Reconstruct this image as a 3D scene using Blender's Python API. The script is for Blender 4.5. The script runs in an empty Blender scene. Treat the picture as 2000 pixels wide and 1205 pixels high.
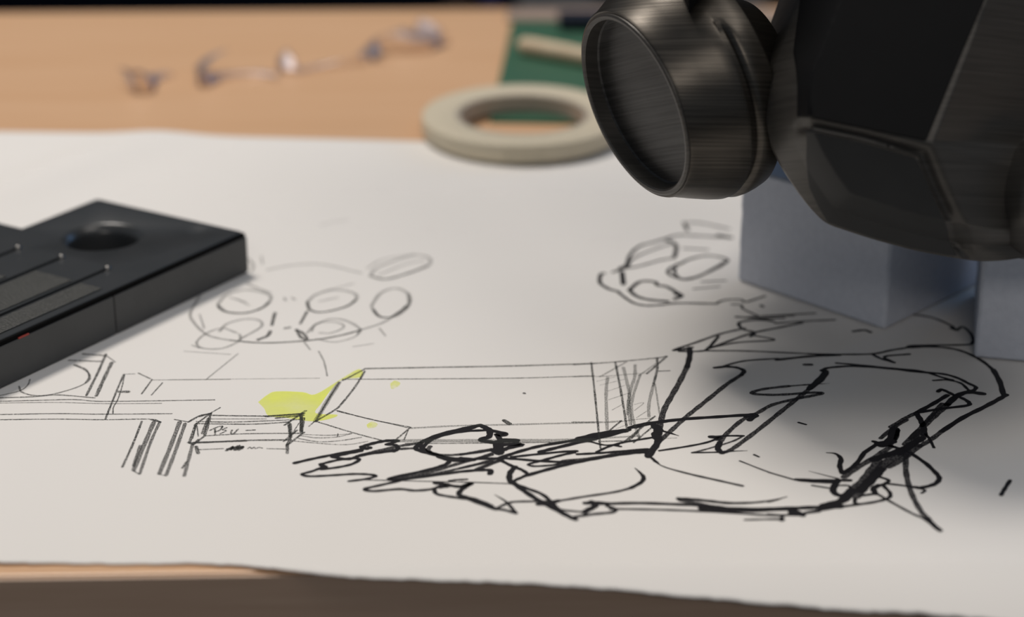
import bpy, bmesh, math, random
import numpy as np
from mathutils import Vector, Matrix
from mathutils.geometry import tessellate_polygon

random.seed(7)
scene = bpy.context.scene
COL = scene.collection

# ------------------------------------------------------------------ camera, world, lights, exposure
FPX, CX, CY = 4000.0, 1000.0, 602.5          # focal length and centre in 2000x1205 pixels
H, PITCH = 0.380, math.radians(23.2)
FWD = Vector((0, math.cos(PITCH), -math.sin(PITCH)))
UP = Vector((0, math.sin(PITCH), math.cos(PITCH)))
RIGHT = Vector((1, 0, 0))
CAM = Vector((0, 0, H))
cd = bpy.data.cameras.new('camera')
cd.sensor_width = 36.0
cd.lens = 72.0
cd.clip_start = 0.01
cd.dof.use_dof = True
cd.dof.focus_distance = 0.856
cd.dof.aperture_fstop = 4.2
cam = bpy.data.objects.new('camera', cd)
COL.objects.link(cam)
cam.location = CAM
cam.rotation_euler = (math.pi / 2 - PITCH, 0, 0)
scene.camera = cam

w = bpy.data.worlds.new('room_air')
scene.world = w
w.use_nodes = True
w.node_tree.nodes['Background'].inputs[0].default_value = (0.72, 0.84, 1.0, 1)
w.node_tree.nodes['Background'].inputs[1].default_value = 0.14


def area(name, loc, target, sx, sy, power, col):
    d = bpy.data.lights.new(name, 'AREA')
    d.shape = 'RECTANGLE'
    d.size, d.size_y, d.energy, d.color = sx, sy, power, col
    o = bpy.data.objects.new(name, d)
    COL.objects.link(o)
    o.location = loc
    o.rotation_euler = (Vector(target) - Vector(loc)).to_track_quat('-Z', 'Y').to_euler()
    return o


area('ceiling_light_far', (-0.65, 1.55, 2.0), (0.05, 0.9, 0), 0.7, 0.4, 32, (1.0, 0.93, 0.86))
area('ceiling_light_side', (0.80, 0.28, 2.1), (0.05, 0.9, 0), 1.1, 0.9, 9, (1.0, 0.93, 0.86))
area('ceiling_light_near', (0.1, -2.4, 1.9), (0.05, 0.9, 0), 1.2, 0.4, 14, (1.0, 0.92, 0.84))
area('window_daylight', (2.3, 2.9, 1.3), (0.1, 0.9, 0), 1.3, 1.2, 8, (0.2, 0.5, 1.0))
vs = scene.view_settings
vs.view_transform = 'Standard'
vs.look = 'None'
vs.exposure = 0.0
vs.gamma = 1.0
vs.use_curve_mapping = False


# ------------------------------------------------------------------ helpers
def at(x, y, z=0.0):
    """point of the photograph on the horizontal plane at height z"""
    d = FWD + (x - CX) / FPX * RIGHT - (y - CY) / FPX * UP
    return CAM + d * ((z - H) / d.z)


def mat(name, base=(.5, .5, .5), rough=.5, metal=0.0, spec=.5, noise=None, bump=None, **kw):
    """noise=(mapping scale, colour2, detail) ; bump=(mapping scale, strength, distance)"""
    m = bpy.data.materials.new(name)
    m.use_nodes = True
    nt = m.node_tree
    b = nt.nodes['Principled BSDF']
    b.inputs['Base Color'].default_value = (*base, 1)
    b.inputs['Roughness'].default_value = rough
    b.inputs['Metallic'].default_value = metal
    b.inputs['Specular IOR Level'].default_value = spec
    for k, v in kw.items():
        b.inputs[k.replace('_', ' ')].default_value = v
    tc = nt.nodes.new('ShaderNodeTexCoord')

    def noise_node(scale, detail=4):
        mp = nt.nodes.new('ShaderNodeMapping')
        mp.inputs['Scale'].default_value = scale
        nt.links.new(tc.outputs['Object'], mp.inputs[0])
        n = nt.nodes.new('ShaderNodeTexNoise')
        n.inputs['Scale'].default_value = 1.0
        n.inputs['Detail'].default_value = detail
        nt.links.new(mp.outputs[0], n.inputs[0])
        return n
    if noise:
        n = noise_node(noise[0], noise[2] if len(noise) > 2 else 4)
        r = nt.nodes.new('ShaderNodeValToRGB')
        r.color_ramp.elements[0].position = .3
        r.color_ramp.elements[1].position = .7
        r.color_ramp.elements[0].color = (*base, 1)
        r.color_ramp.elements[1].color = (*noise[1], 1)
        nt.links.new(n.outputs['Fac'], r.inputs[0])
        nt.links.new(r.outputs[0], b.inputs['Base Color'])
    if bump:
        n = noise_node(bump[0], 3)
        bp = nt.nodes.new('ShaderNodeBump')
        bp.inputs['Strength'].default_value = bump[1]
        bp.inputs['Distance'].default_value = bump[2]
        nt.links.new(n.outputs['Fac'], bp.inputs['Height'])
        nt.links.new(bp.outputs[0], b.inputs['Normal'])
    return m


def grain_mat(name, col, lo, hi, scale, a0, a1, rough=.7):
    """pencil / marker deposit: colour broken up by paper grain"""
    m = bpy.data.materials.new(name)
    m.use_nodes = True
    nt = m.node_tree
    b = nt.nodes['Principled BSDF']
    b.inputs['Base Color'].default_value = (*col, 1)
    b.inputs['Roughness'].default_value = rough
    b.inputs['Specular IOR Level'].default_value = .2
    tc = nt.nodes.new('ShaderNodeTexCoord')
    n = nt.nodes.new('ShaderNodeTexNoise')
    n.inputs['Scale'].default_value = scale
    n.inputs['Detail'].default_value = 3
    nt.links.new(tc.outputs['Object'], n.inputs[0])
    mr = nt.nodes.new('ShaderNodeMapRange')
    mr.inputs[1].default_value = lo
    mr.inputs[2].default_value = hi
    mr.inputs[3].default_value = a0
    mr.inputs[4].default_value = a1
    nt.links.new(n.outputs['Fac'], mr.inputs[0])
    nt.links.new(mr.outputs[0], b.inputs['Alpha'])
    return m


def obj(name, verts, faces, m, parent=None, smooth=False):
    me = bpy.data.meshes.new(name)
    me.from_pydata([tuple(v) for v in verts], [], faces)
    me.update()
    if smooth:
        me.polygons.foreach_set('use_smooth', [True] * len(me.polygons))
    if m:
        me.materials.append(m)
    o = bpy.data.objects.new(name, me)
    COL.objects.link(o)
    if parent:
        o.parent = parent
    return o


def bmobj(name, bm, m, parent=None, smooth=False):
    bmesh.ops.recalc_face_normals(bm, faces=bm.faces)
    me = bpy.data.meshes.new(name)
    bm.to_mesh(me)
    bm.free()
    if smooth:
        me.polygons.foreach_set('use_smooth', [True] * len(me.polygons))
    me.materials.append(m)
    o = bpy.data.objects.new(name, me)
    COL.objects.link(o)
    if parent:
        o.parent = parent
    return o


def autosmooth(o, deg=35):
    for p in o.data.polygons:
        p.use_smooth = True
    o.data.set_sharp_from_angle(angle=math.radians(deg))


def tag(o, label=None, cat=None, group=None, kind=None):
    if label: o['label'] = label
    if cat: o['category'] = cat
    if group: o['group'] = group
    if kind: o['kind'] = kind
    return o


def empty(name, loc=(0, 0, 0), rot=(0, 0, 0)):
    o = bpy.data.objects.new(name, None)
    COL.objects.link(o)
    o.location = loc
    o.rotation_euler = rot
    o.empty_display_size = .02
    return o


def box_bm(bm, c, s, bevel=0.0, rz=0.0, seg=2):
    r = bmesh.ops.create_cube(bm, size=1)
    vs_ = r['verts']
    M = Matrix.Translation(c) @ Matrix.Rotation(rz, 4, 'Z') @ Matrix.Diagonal((*s, 1))
    bmesh.ops.transform(bm, matrix=M, verts=vs_)
    if bevel:
        es = list({e for v in vs_ for e in v.link_edges})
        bmesh.ops.bevel(bm, geom=es, offset=bevel, segments=seg, affect='EDGES', profile=.6)


def box(name, c, s, m, parent=None, bevel=0.0, rz=0.0):
    bm = bmesh.new()
    box_bm(bm, c, s, bevel, rz)
    return bmobj(name, bm, m, parent)


def prism(name, poly, z0, z1, m, parent=None, bevel=0.0):
    """vertical prism over a world-space polygon"""
    bm = bmesh.new()
    vs_ = [bm.verts.new((p[0], p[1], z0)) for p in poly]
    f = bm.faces.new(vs_)
    r = bmesh.ops.extrude_face_region(bm, geom=[f])
    bmesh.ops.translate(bm, vec=(0, 0, z1 - z0), verts=[g for g in r['geom'] if isinstance(g, bmesh.types.BMVert)])
    if bevel:
        bmesh.ops.bevel(bm, geom=bm.edges[:], offset=bevel, segments=2, affect='EDGES', profile=.6)
    return bmobj(name, bm, m, parent)


def lathe(profile, n=96, closed=False):
    """profile [(r, z)] about local z -> verts, faces"""
    V, Fc = [], []
    for r, z in profile:
        for i in range(n):
            a = 2 * math.pi * i / n
            V.append((r * math.cos(a), r * math.sin(a), z))
    k = len(profile)
    for j in range(k if closed else k - 1):
        j2 = (j + 1) % k
        for i in range(n):
            i2 = (i + 1) % n
            Fc.append((j * n + i, j * n + i2, j2 * n + i2, j2 * n + i))
    return V, Fc


def catmull(P, sub=6):
    if len(P) < 3:
        return P
    out = []
    Q = [P[0] * 2 - P[1]] + P + [P[-1] * 2 - P[-2]]
    for i in range(1, len(Q) - 2):
        a, b, c, d = Q[i - 1:i + 3]
        for k in range(sub):
            t = k / sub
            out.append(.5 * ((2 * b) + (c - a) * t + (2 * a - 5 * b + 4 * c - d) * t * t + (3 * b - a - 3 * c + d) * t ** 3))
    out.append(P[-1])
    return out


# ------------------------------------------------------------------ room
M_floor = mat('dark_carpet', (.0015, .0028, .0065), .95, spec=.05, noise=((3, 3, 3), (.003, .006, .013)))
M_wall = mat('wall_paint', (.10, .10, .11), .9, noise=((2, 2, 2), (.12, .12, .125)))
tag(box('floor', (0, 2.0, -.735), (8, 7, .03), M_floor), kind='structure')
tag(box('wall_back', (0, 5.45, .6), (8, .1, 2.7), M_wall), kind='structure')

# ------------------------------------------------------------------ table
M_wood = mat('beech_laminate', (.66, .40, .225), .38, noise=((6, 60, 60), (.70, .44, .26), 5), bump=((10, 300, 300), .05, .0005))
M_edge = mat('beech_edge_band', (.52, .37, .27), .5, noise=((10, 60, 240), (.45, .31, .22), 5))
M_leg = mat('grey_powder_coat', (.25, .25, .26), .5)
YAW = math.radians(1.6)
ex = Vector((math.cos(YAW), math.sin(YAW), 0))
ey = Vector((-math.sin(YAW), math.cos(YAW), 0))
f0 = at(300, 1123)
b0 = at(450, 20)
depth = (b0 - f0).dot(ey)
tcentre = f0 + ey * depth / 2
tcentre -= ex * (tcentre.dot(ex) - .15)
table = tag(empty('table', (tcentre.x, tcentre.y, -.72), (0, 0, YAW)), 'beech laminate work table with a squared front edge under the drawing paper', 'table')
TL = 1.7
box('table_top', (0, 0, .72 - .014), (TL, depth - .002, .028), M_wood, table, .0012)
box('edge_band', (0, -depth / 2 + .0005, .72 - .0144), (TL - .004, .0022, .0268), M_edge, table, .0004)
for sx in (-1, 1):
    for sy in (-1, 1):
        bm = bmesh.new()
        box_bm(bm, (sx * (TL / 2 - .06), sy * (depth / 2 - .06), .3455), (.05, .05, .691), .004)
        bmobj('leg', bm, M_leg, table)

# ------------------------------------------------------------------ drawing paper
PB_PX = [(-200, 254), (0, 257), (150, 259), (300, 263), (500, 268), (830, 276), (1300, 290), (2000, 306), (2300, 312)]
PF_PX = [(-250, 1097), (0, 1100), (200, 1101), (380, 1101), (460, 1106), (540, 1114), (600, 1121), (700, 1130), (850, 1134), (1000, 1136),
         (1150, 1140), (1300, 1146), (1450, 1153), (1550, 1157), (1650, 1163), (1800, 1166), (1900, 1172), (2000, 1178), (2300, 1192)]


def curve_y(pts, x):
    for a, b in zip(pts, pts[1:]):
        if x <= b.x or b is pts[-1]:
            t = (x - a.x) / (b.x - a.x)
            return a.y + (b.y - a.y) * t


PBW = [at(*p, .0008) for p in PB_PX]
PFW = [at(*p, .0008) for p in PF_PX]


def gauss(d):
    return math.exp(-d * d)


B1a, B1b = at(40, 372), at(200, 312)


def pz(x, y):
    """height of the paper above the table, gentle buckles near its edges"""
    z = .0008
    p = Vector((x, y, 0))
    d = (B1b - B1a).normalized()
    q = p - (B1a + B1b) / 2
    along, across = q.dot(d), q.cross(d).z
    z += .0065 * gauss(across / .022) * gauss(along / .085)
    yb = curve_y(PBW, x)
    z += .0022 * gauss((y - (yb - .085)) / .030) * (.5 + .5 * math.sin(x * 13 + 1.1)) * max(0, min(1, (yb - y) / .03))
    yf = curve_y(PFW, x)
    edge = (f0 + ex * ((x - f0.x) / ex.x)).y
    ramp = max(0.0, 1 - (y - yf) / .055)
    z += ramp * ramp * .0009 * (1 + math.sin(x * 26 + 2.2))
    over = edge - y
    if over > 0:
        z -= .16 * over + 6.0 * over * over
    return z


M_paper = mat('drawing_paper', (.80, .775, .74), .75, spec=.25, noise=((9, 9, 9), (.815, .79, .755)), bump=((700, 700, 700), .04, .0002))
NX, NY = 360, 150
x0, x1 = -.40, .52
V, Fc = [], []
rag = [random.uniform(-.00035, .00035) for _ in range(NX + 1)]
for i in range(NX + 1):
    x = x0 + (x1 - x0) * i / NX
    yb, yf = curve_y(PBW, x), curve_y(PFW, x) + rag[i]
    for j in range(NY + 1):
        t = j / NY
        t = t * t * (3 - 2 * t) * .5 + t * .5
        y = yf + (yb - yf) * t
        V.append((x, y, pz(x, y)))
for i in range(NX):
    for j in range(NY):
        a = i * (NY + 1) + j
        Fc.append((a, a + NY + 1, a + NY + 2, a + 1))
paper = empty('drawing_paper', (0, .9, 0))
tag(paper, 'large white sheet of drawing paper covered in marker and pencil sketches', 'paper')


def pchild(name, verts, faces, m, smooth=False):
    return obj(name, [(v[0], v[1] - .9, v[2]) for v in verts], faces, m, paper, smooth)


sheet = pchild('sheet', V, Fc, M_paper, True)
sm = sheet.modifiers.new('thickness', 'SOLIDIFY')
sm.thickness = .0003
sm.offset = -1

# ---- the drawings: flat ink and graphite ribbons lying on the sheet
ZT = {'1': (560, 810, 5), '2': (900, 800, 5), '3': (1240, 670, 5), '4': (1580, 660, 5), '5': (1500, 820, 5), '6': (1100, 900, 4),
      '7': (1150, 420, 4.3025), '8': (1400, 380, 3.3333), 'A': (220, 770, 5), 'B': (0, 680, 4.4444), 'C': (1120, 670, 5.0208),
      'D': (560, 660, 3.0133), 'F': (330, 470, 3.3333), 'P': (0, 0, 1)}
layer = [0]


def tr(k, s):
    ox, oy, sc = ZT[k]
    out = []
    for t in s.split():
        x, y = t.split(',')
        out.append((ox + float(x) / sc, oy + float(y) / sc))
    return out


class Ink:
    def __init__(self):
        self.V, self.F, self.I, self.mi, self.wmul = [], [], [], 0, 1.0

    def stroke(self, px, wmm, flags='', jitter=0.0):
        P = [at(x, y, .0009) for x, y in px]
        P = [Vector((p.x, p.y)) for p in P]
        if 'l' not in flags:
            P = catmull(P, 5)
        else:
            Q = []
            for a, b in zip(P, P[1:]):
                for k in range(4):
                    Q.append(a + (b - a) * k / 4)
            P = Q + [P[-1]]
        # drop coincident points
        Q = [P[0]]
        for p in P[1:]:
            if (p - Q[-1]).length > 1e-5:
                Q.append(p)
        P = Q
        n = len(P)
        if n < 2:
            return
        layer[0] += 1
        dz = .00008 + (layer[0] % 60) * .0000012
        half = wmm * (.00044 if wmm > 1.3 else .00057) * self.wmul
        base = len(self.V)
        hw = []
        for i in range(n):
            t = i / (n - 1)
            h = half * (1 + .10 * math.sin(i * 1.7 + layer[0]))
            if 's' in flags: h *= min(1, .18 + 1.6 * t)
            if 'e' in flags: h *= min(1, .18 + 1.6 * (1 - t))
            hw.append(h)
        for i in range(n):
            a, b = P[max(0, i - 1)], P[min(n - 1, i + 1)]
            d = (b - a)
            if d.length < 1e-9: d = Vector((1, 0))
            d.normalize()
            nn = Vector((-d.y, d.x))
            for s in (1, -1):
                q = P[i] + nn * hw[i] * s
                self.V.append((q.x, q.y, pz(q.x, q.y) + dz))
        for i in range(n - 1):
            a = base + 2 * i
            self.F.append((a + 1, a + 3, a + 2, a))
        for i, sgn in ((0, -1), (n - 1, 1)):          # round ends
            a, b = P[max(0, i - 1)], P[min(n - 1, i + 1)]
            d = (b - a).normalized() * sgn
            nn = Vector((-d.y, d.x))
            k0 = len(self.V)
            for k in range(7):
                an = -math.pi / 2 + math.pi * k / 6
                q = P[i] + (d * math.cos(an) + nn * math.sin(an)) * hw[i]
                self.V.append((q.x, q.y, pz(q.x, q.y) + dz))
            self.F.append(tuple(range(k0, k0 + 7)))

    def many(self, text, wscale=1.0):
        for line in text.strip().splitlines():
            line = line.strip()
            if not line: continue
            for item in line.split(';'):
                item = item.strip()
                if not item: continue
                head, pts = item.split(':')
                k = head[0]
                h = head[1:].strip()
                flags = ''.join(c for c in h if c.isalpha())
                wd = float(''.join(c for c in h if not c.isalpha()))
                self.stroke(tr(k, pts), wd * wscale, flags)

    def poly(self, px):
        layer[0] += 1
        P = [at(x, y, .0009) for x, y in px]
        P = [Vector((p.x, p.y)) for p in P]
        P = catmull(P + [P[0]], 4)[:-1]
        base = len(self.V)
        for p in P:
            self.V.append((p.x, p.y, pz(p.x, p.y) + .00005))
        for t in tessellate_polygon([[Vector((p.x, p.y, 0)) for p in P]]):
            self.F.append(tuple(base + i for i in t))

    def build(self, name, m):
        self.I += [self.mi] * (len(self.F) - len(self.I))
        o = pchild(name, self.V, self.F, None)
        for mm in m:
            o.data.materials.append(mm)
        o.data.polygons.foreach_set('material_index', self.I)
        return o

    def next(self):
        self.I += [self.mi] * (len(self.F) - len(self.I))
        self.mi += 1


M_mark = grain_mat('black_marker_ink', (.012, .011, .013), .35, .5, 900, .90, 1.0, .55)
M_mark2 = grain_mat('thin_marker_ink', (.018, .017, .02), .36, .62, 1400, .62, .93, .6)
M_pen = grain_mat('soft_graphite', (.035, .037, .035), .36, .60, 2600, .12, .95)
M_pen2 = grain_mat('light_graphite', (.06, .065, .06), .36, .64, 2200, .05, .62)
M_yel = grain_mat('yellow_highlighter', (.88, .94, .17), .25, .75, 60, .42, .86)

ink = Ink()
ink.many('''
12.4:80,470 250,430 450,390 730,338; 12.7:735,312 800,290 900,265 990,252 1080,252; 12.8:735,316 770,330 808,322; 12.2:975,288 1040,270 1085,255; 12.3:975,290 1060,295 1085,330 1045,358
12.2:1045,350 900,370 760,385 690,402; 12.5:450,410 560,432 640,425 720,395; 13.2:480,400 600,372 720,350
12.1:330,482 480,445 620,425 708,435 640,480 500,512 340,532; 12.0:370,505 250,550 150,580 230,600 450,590 650,578 800,582 870,597 780,625 610,648; 13:340,492 372,508
12.7:1470,395 1330,360 1262,330 1290,290 1350,250 1500,190 1700,140 1830,112 1890,100; 12.2:1320,335 1345,300 1420,240 1560,192 1750,160 1950,150
12.8:1300,290 1350,350 1460,392 1600,425 1780,430 1822,440; 12.2:1822,442 1680,450 1570,440 1480,410
12.8:1890,100 1960,130 1992,160 1970,212 1892,240 2000,265
12.5:1590,455 1540,490 1350,545 1010,620 1100,632 1400,595 1700,555 1900,540 1985,545 1980,578
12.1:1100,645 900,690 760,725 850,745 1100,725 1250,740 1420,725 1490,700 1560,690; 13:1455,665 1510,672 1580,690 1500,705
11.2:1590,645 1660,635 1760,630; 12.6:1590,690 1700,700 1805,668 1720,720 1680,770 1720,795 1850,830 2000,890; 12.1:1440,725 1465,772 1600,800 1750,820
22.9:0,215 100,180 180,155 240,180 280,220 270,270 190,295 300,320 400,310 540,295 540,318; 22.7:240,185 330,210 440,235 400,252 350,240 380,290 395,400
23.2:310,390 380,430 400,400 470,372 595,342 450,340 380,350; 24.5:360,320 370,420; 24:420,300 530,300
22.1:0,470 120,490; 22.3:0,605 150,590 290,590 290,628
22.3:140,480 380,475 520,480 760,500 1000,510 1100,500; 22.6:380,470 600,400 800,350 1100,300 1300,255 1500,215 1640,195
22.8:775,412 900,380 1150,320 1450,250 1640,195; 24.2:1160,285 1350,240 1600,205
22.1:500,462 700,440 1000,410 1130,405; 22.1:1140,435 1330,425 1500,412 1825,385; 21.7:720,515 660,535 720,552 900,540 1000,515; 22:720,515 850,480 1000,440 1110,418
22.7:650,640 900,570 1100,520 1300,480 1500,445 1700,420 1800,415
21.4:1240,305 1400,345 1540,340; 21.7:1330,412 1420,370 1540,330 1700,300 1880,270; 21.6:1480,345 1562,360; 23:1655,175 1800,140 2000,112
24.6:1895,158 1930,200 1905,250 1930,290
22.1:380,490 500,550 600,590 650,630 620,650 530,690 490,720; 22.8:530,560 480,620 478,690 520,720 600,780 750,880 900,960 1050,1040 1120,1072; 22.1:540,730 650,770 800,830 900,920 1000,1010 1115,1068
21.7s:330,830 430,890 490,950 540,1012; 22:540,1012 430,980 340,970; 22.6:0,842 150,900 340,970; 21.7:340,970 420,930 520,900 750,895 950,890 1200,850 1500,805 1660,765; 22.2e:1660,765 1760,710 1785,660 1745,610 1700,570
22.8:760,922 850,920 950,890; 21.5:860,940 1000,980 1200,1000; 22.1:1120,1045 1300,1020 1480,1002 1505,972 1430,940; 22:1205,910 1330,905 1500,920; 23.2:1275,900 1310,940 1240,980 1210,1000
62.4:170,330 300,335 600,330 900,340 1100,350 1300,370 1600,375 2000,365; 61.6:370,375 700,380 1000,390 1300,405 1600,425 1800,420 2000,395; 62.3e:900,295 1000,300 1150,315 1300,330 1500,325 1650,305 1750,280
63.6:1080,370 1400,386 1800,372; 61.5:1420,460 1600,455 1720,452 1700,468 1720,430 1840,400; 63.2:1780,380 1830,400 1870,425; 61.3s:700,0 800,50 1000,105 1200,150 1400,195; 6.8:1380,0 1600,85 1820,150
''')
ink.many('''
32:380,70 530,58 540,80; 33:535,45 535,130 510,230; 32.5:780,240 900,230 1000,240 1065,270 1040,310; 31.7:850,232 950,200 1100,170 1400,150; 32.5:1385,163 1700,130 2000,115
32.9:0,820 200,775 500,740 800,720 1080,702 1180,700 1120,750; 33.5:1090,712 1180,708
32.9:1830,268 1870,280 1820,360 1700,450; 31.7:240,1050 500,1010 700,970 820,922 750,915 900,905 1060,905; 31.4e:560,1070 800,1065 960,1055 1100,1050; 33:740,915 830,922 800,940
32.4:1660,210 1720,210; 31:1600,775 1670,795; 31:1165,1090 1210,1110; 31.5e:245,850 350,880 430,905; 32.8:0,1050 100,1052 130,1098; 33.4:235,940 200,1010 130,1108; 31.2s:260,1200 210,1160 150,1110; 33:850,1070 810,1030 830,970
41.9:0,155 300,160 620,155 800,120 950,95 1000,75 1250,70 1550,65 1600,40 1605,0; 42:620,160 700,200 830,240; 41.9:830,240 740,182 980,158; 42.1:950,95 1200,85 1400,105 1550,150 1700,230 1820,330; 42.9:1800,310 1865,430 1900,550 1925,555; 42.9:1925,555 1850,600 1700,680 1500,780 1300,910
42.2:130,315 200,290 450,275 800,300 1050,330 1300,350 1450,390 1550,440 1630,480 1600,515 1560,510; 41.9:270,245 500,265 800,295 1100,325 1300,385 1400,410; 41.7:1215,415 1350,410 1480,440 1550,500
42.4:1260,525 1290,503 1340,520 1420,560 1500,590 1562,630 1540,660 1300,690 1050,730; 43.6:1700,545 1550,530 1440,570 1350,650; 42.7:1350,560 1200,650 1050,730
42.9:1050,740 1090,800 1120,870 1130,950; 41.5:1140,940 1180,990 1220,1070; 42.8:130,320 160,330 80,420 0,490
55:1240,90 1200,200 1110,245; 52.3:1030,210 1100,230 1250,270 1400,330 1550,430; 52.5:1550,430 1650,530 1672,580 1620,630 1500,660 1420,655; 51.7:1420,655 1180,625 1080,640; 52.9:1080,640 1030,670 1050,720; 52:1050,720 900,742
52.6:1060,240 940,320; 52.4:940,320 860,430 740,520; 52.5e:725,520 700,450 712,380 660,330 570,320; 54:1080,235 1220,212
54:1500,180 1350,270 1200,330 1030,390; 54.5:1420,230 1280,330; 55:1100,480 1000,590 900,690
52.6:1560,960 1600,1010 1680,1080; 51.5:1080,730 1200,800 1400,910 1530,970 1640,1060; 51.9:1070,550 1180,592 1130,640 1190,710 1180,760 1050,800 850,830 700,850 400,900 330,930
5.8s:400,500 690,575; 5.8:0,510 270,590; 52.3:275,582 500,590 800,590; 52:640,612 450,604 300,590; 5.9:430,640 620,670; 53.2:680,590 642,660 645,710 720,740 800,700; 51.4:660,640 780,640 800,660
53.2:0,870 300,860 540,850 720,840; 54.6:545,838 720,790 820,690; 54:560,845 700,845; 51.9:850,770 850,810 900,822; 51.5:0,920 200,930 330,930; 54:240,900 320,920; 51.4:0,970 140,972
51.1:1420,660 1500,675 1535,690 1500,715; 51.2e:0,800 80,780 180,750; P2:1973,938 1962,955 1955,967
''')
ink.next()
ink.many('''
12.5:720,395 900,350 1100,305 1300,275; 12.2:720,400 900,365 1100,335 1260,325; 12.3:1400,310 1380,345 1430,375 1560,395 1800,375 2000,345; 12.6:1010,622 1300,585 1500,530 1700,470 2000,390
12.2:1350,600 1700,520 2000,455; 12.2:1850,545 1950,500 2100,440; 1.7l:760,635 1400,650 2000,665; 2.7l:0,705 480,722; 22:300,385 150,410 0,440; 22.1:320,420 180,470 60,500; 22.1:0,570 200,520 350,475; 22:150,580 300,520 380,490; 22.4:1000,500 1300,470 1650,405
63.2:920,305 1100,345 1300,375; 32.9:510,230 430,390 350,530 290,640 255,760 240,860 235,940; 32.6:1040,310 900,400 750,520 600,640 500,720 380,830 260,940 160,1040 120,1100; 31.7:640,75 1000,75 1400,90 2000,120
32.6:1700,450 1550,570 1400,690 1200,850 1000,1000 920,1050 850,1070; 32.5:830,970 900,880 1050,750 1200,680 1350,600 1600,540 1800,500 1820,485 1700,485 1500,500 1300,505 1140,490 1250,450 1500,420; 31.2e:1500,420 1700,405 1900,395; 31:1060,905 950,960 700,1035 560,1070
42.8:1300,910 1180,1000 1080,1060; 43.4:1350,650 1250,740 1150,830 1000,980; 42.6:1050,730 950,780 800,870; 42.4:1300,640 1180,780 1100,860; 43:1130,930 1110,980 1080,1010
52.4:1350,0 1220,80 1100,180; 52.2:1270,100 1250,180 1200,240; 53.2:1200,260 1050,360 850,480 740,560; 54.5:1480,110 1350,240; 55:1280,330 1150,420 1090,490; 54.2:1080,400 1000,500 920,600 800,700; 53.4:1480,250 1330,370 1180,460; 54.5:900,690 860,750
52.7:1350,340 1345,480 1370,620 1420,760 1500,900 1560,960
''')
ink.build('marker_figure_sketch', [M_mark, M_mark2])

ink = Ink()
ink.many('''
72.3:130,490 100,500 95,570 170,620 240,640; 71.9:240,640 300,690 380,740 480,760 600,755 750,740 1080,745; 72:200,480 300,440 350,330 430,260 540,230 640,200 750,170 900,175 1180,190; 72.8:280,480 290,580; 73.2:265,450 330,420
71.7:290,450 420,430 600,380 720,360; 72.4:650,210 720,240 735,280 720,350; 71.4:300,440 400,350 600,270 700,240; 72.2:800,70 830,130; 71.2:830,70 950,75 1180,120; 72.5:340,630 430,560 550,560 580,590 650,600 740,650 780,680 720,705; 72.5:340,630 400,680 500,710 660,725; 73:730,660 780,680
72.1:750,420 850,370 1000,340 1160,370 1120,420 1000,480 900,520 780,535 680,500 670,460 750,410; 72:730,440 720,480 780,540 900,525 1030,460 1150,390; 73.2:1090,170 1190,190; 71.6:800,280 1000,290; 71.4:950,560 1150,550; 71:880,620 1100,600; 72:160,620 250,640
71.7:1080,735 1150,712 1280,710 1320,730 1480,680; 71.5:1200,750 1280,755 1300,790 1430,850; 72.2:1450,760 1460,768; 72:1240,855 1400,865 1640,865; 71.4:1300,860 1440,850 1721,845; 72:1440,870 1560,895 1440,880 1290,895 1260,920 1300,960 1390,985 1360,1020
71.8:1310,950 1100,1000 900,1070 712,1135 870,1112; 71.8:760,1145 950,1142 1010,1110 1090,1020; 71.8:1010,1120 1200,1050 1380,990 1600,945 1790,905; 71.6:1000,1120 1250,1070 1560,1050 1380,1010
81.8:1240,775 1400,800 1520,850 1560,880 1600,860 1650,900 1670,940; 82.2:890,890 960,882 1000,895; 81.3:300,790 640,772; 83:1530,870 1560,880; 81.6:380,838 560,825 770,815
''')
ink.build('marker_head_sketch', [M_mark])

ink = Ink()
ink.wmul = 1.3
ink.many('''
F.9:640,190 800,160 1000,155 1250,210; F1.1:1310,230 1350,180 1500,120 1600,95 1690,110 1690,160 1550,215 1400,250 1310,230; F.7:1290,180 1400,120 1600,90; F.8:1370,220 1550,150 1660,130; F1.2:900,400 960,350 1080,320 1200,340 1220,380 1150,430 1000,465 920,450 900,400; F.6:1000,330 1200,280
F1.2:320,410 380,350 500,320 620,340 665,370 620,430 500,470 380,465 320,420; F1:510,280 580,310 660,340; F1.2:1320,420 1380,340 1480,310 1560,350 1560,420 1480,490 1370,495 1320,430; F1.6:1560,350 1560,420 1500,470; F1:200,360 140,470 160,530 230,600 300,630 420,650 620,665 900,650 1100,620 1250,580 1400,530 1500,460
F.6:200,480 230,570; F.9:460,610 460,650 350,700 220,700 180,660 250,600 350,570 440,600; F1:330,590 380,540 500,510 590,520 600,560 500,620 460,640; F.6:150,680 200,700; F1:900,600 950,550 1050,510 1150,520 1240,570 1230,600; F.8:930,590 960,540 1080,530 1140,560 1060,600 980,600; F.7:960,640 1080,660 1200,630 1250,590
F.5:450,735 240,905; F.4l:0,905 500,900 980,895; F.6:880,660 920,710; F.6:975,720 1010,790 1030,880; F.9:520,120 550,160 540,200; F.6:600,100 610,150; F.8:750,370 760,390; F.8:800,370 820,385; F.6:1370,570 1410,620; F.8:400,370 500,400; F.8:980,395 1100,370; F.5:100,720 400,740; F.5:1200,690 1330,670; F.6:440,380 520,420
''')
ink.next()
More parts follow.
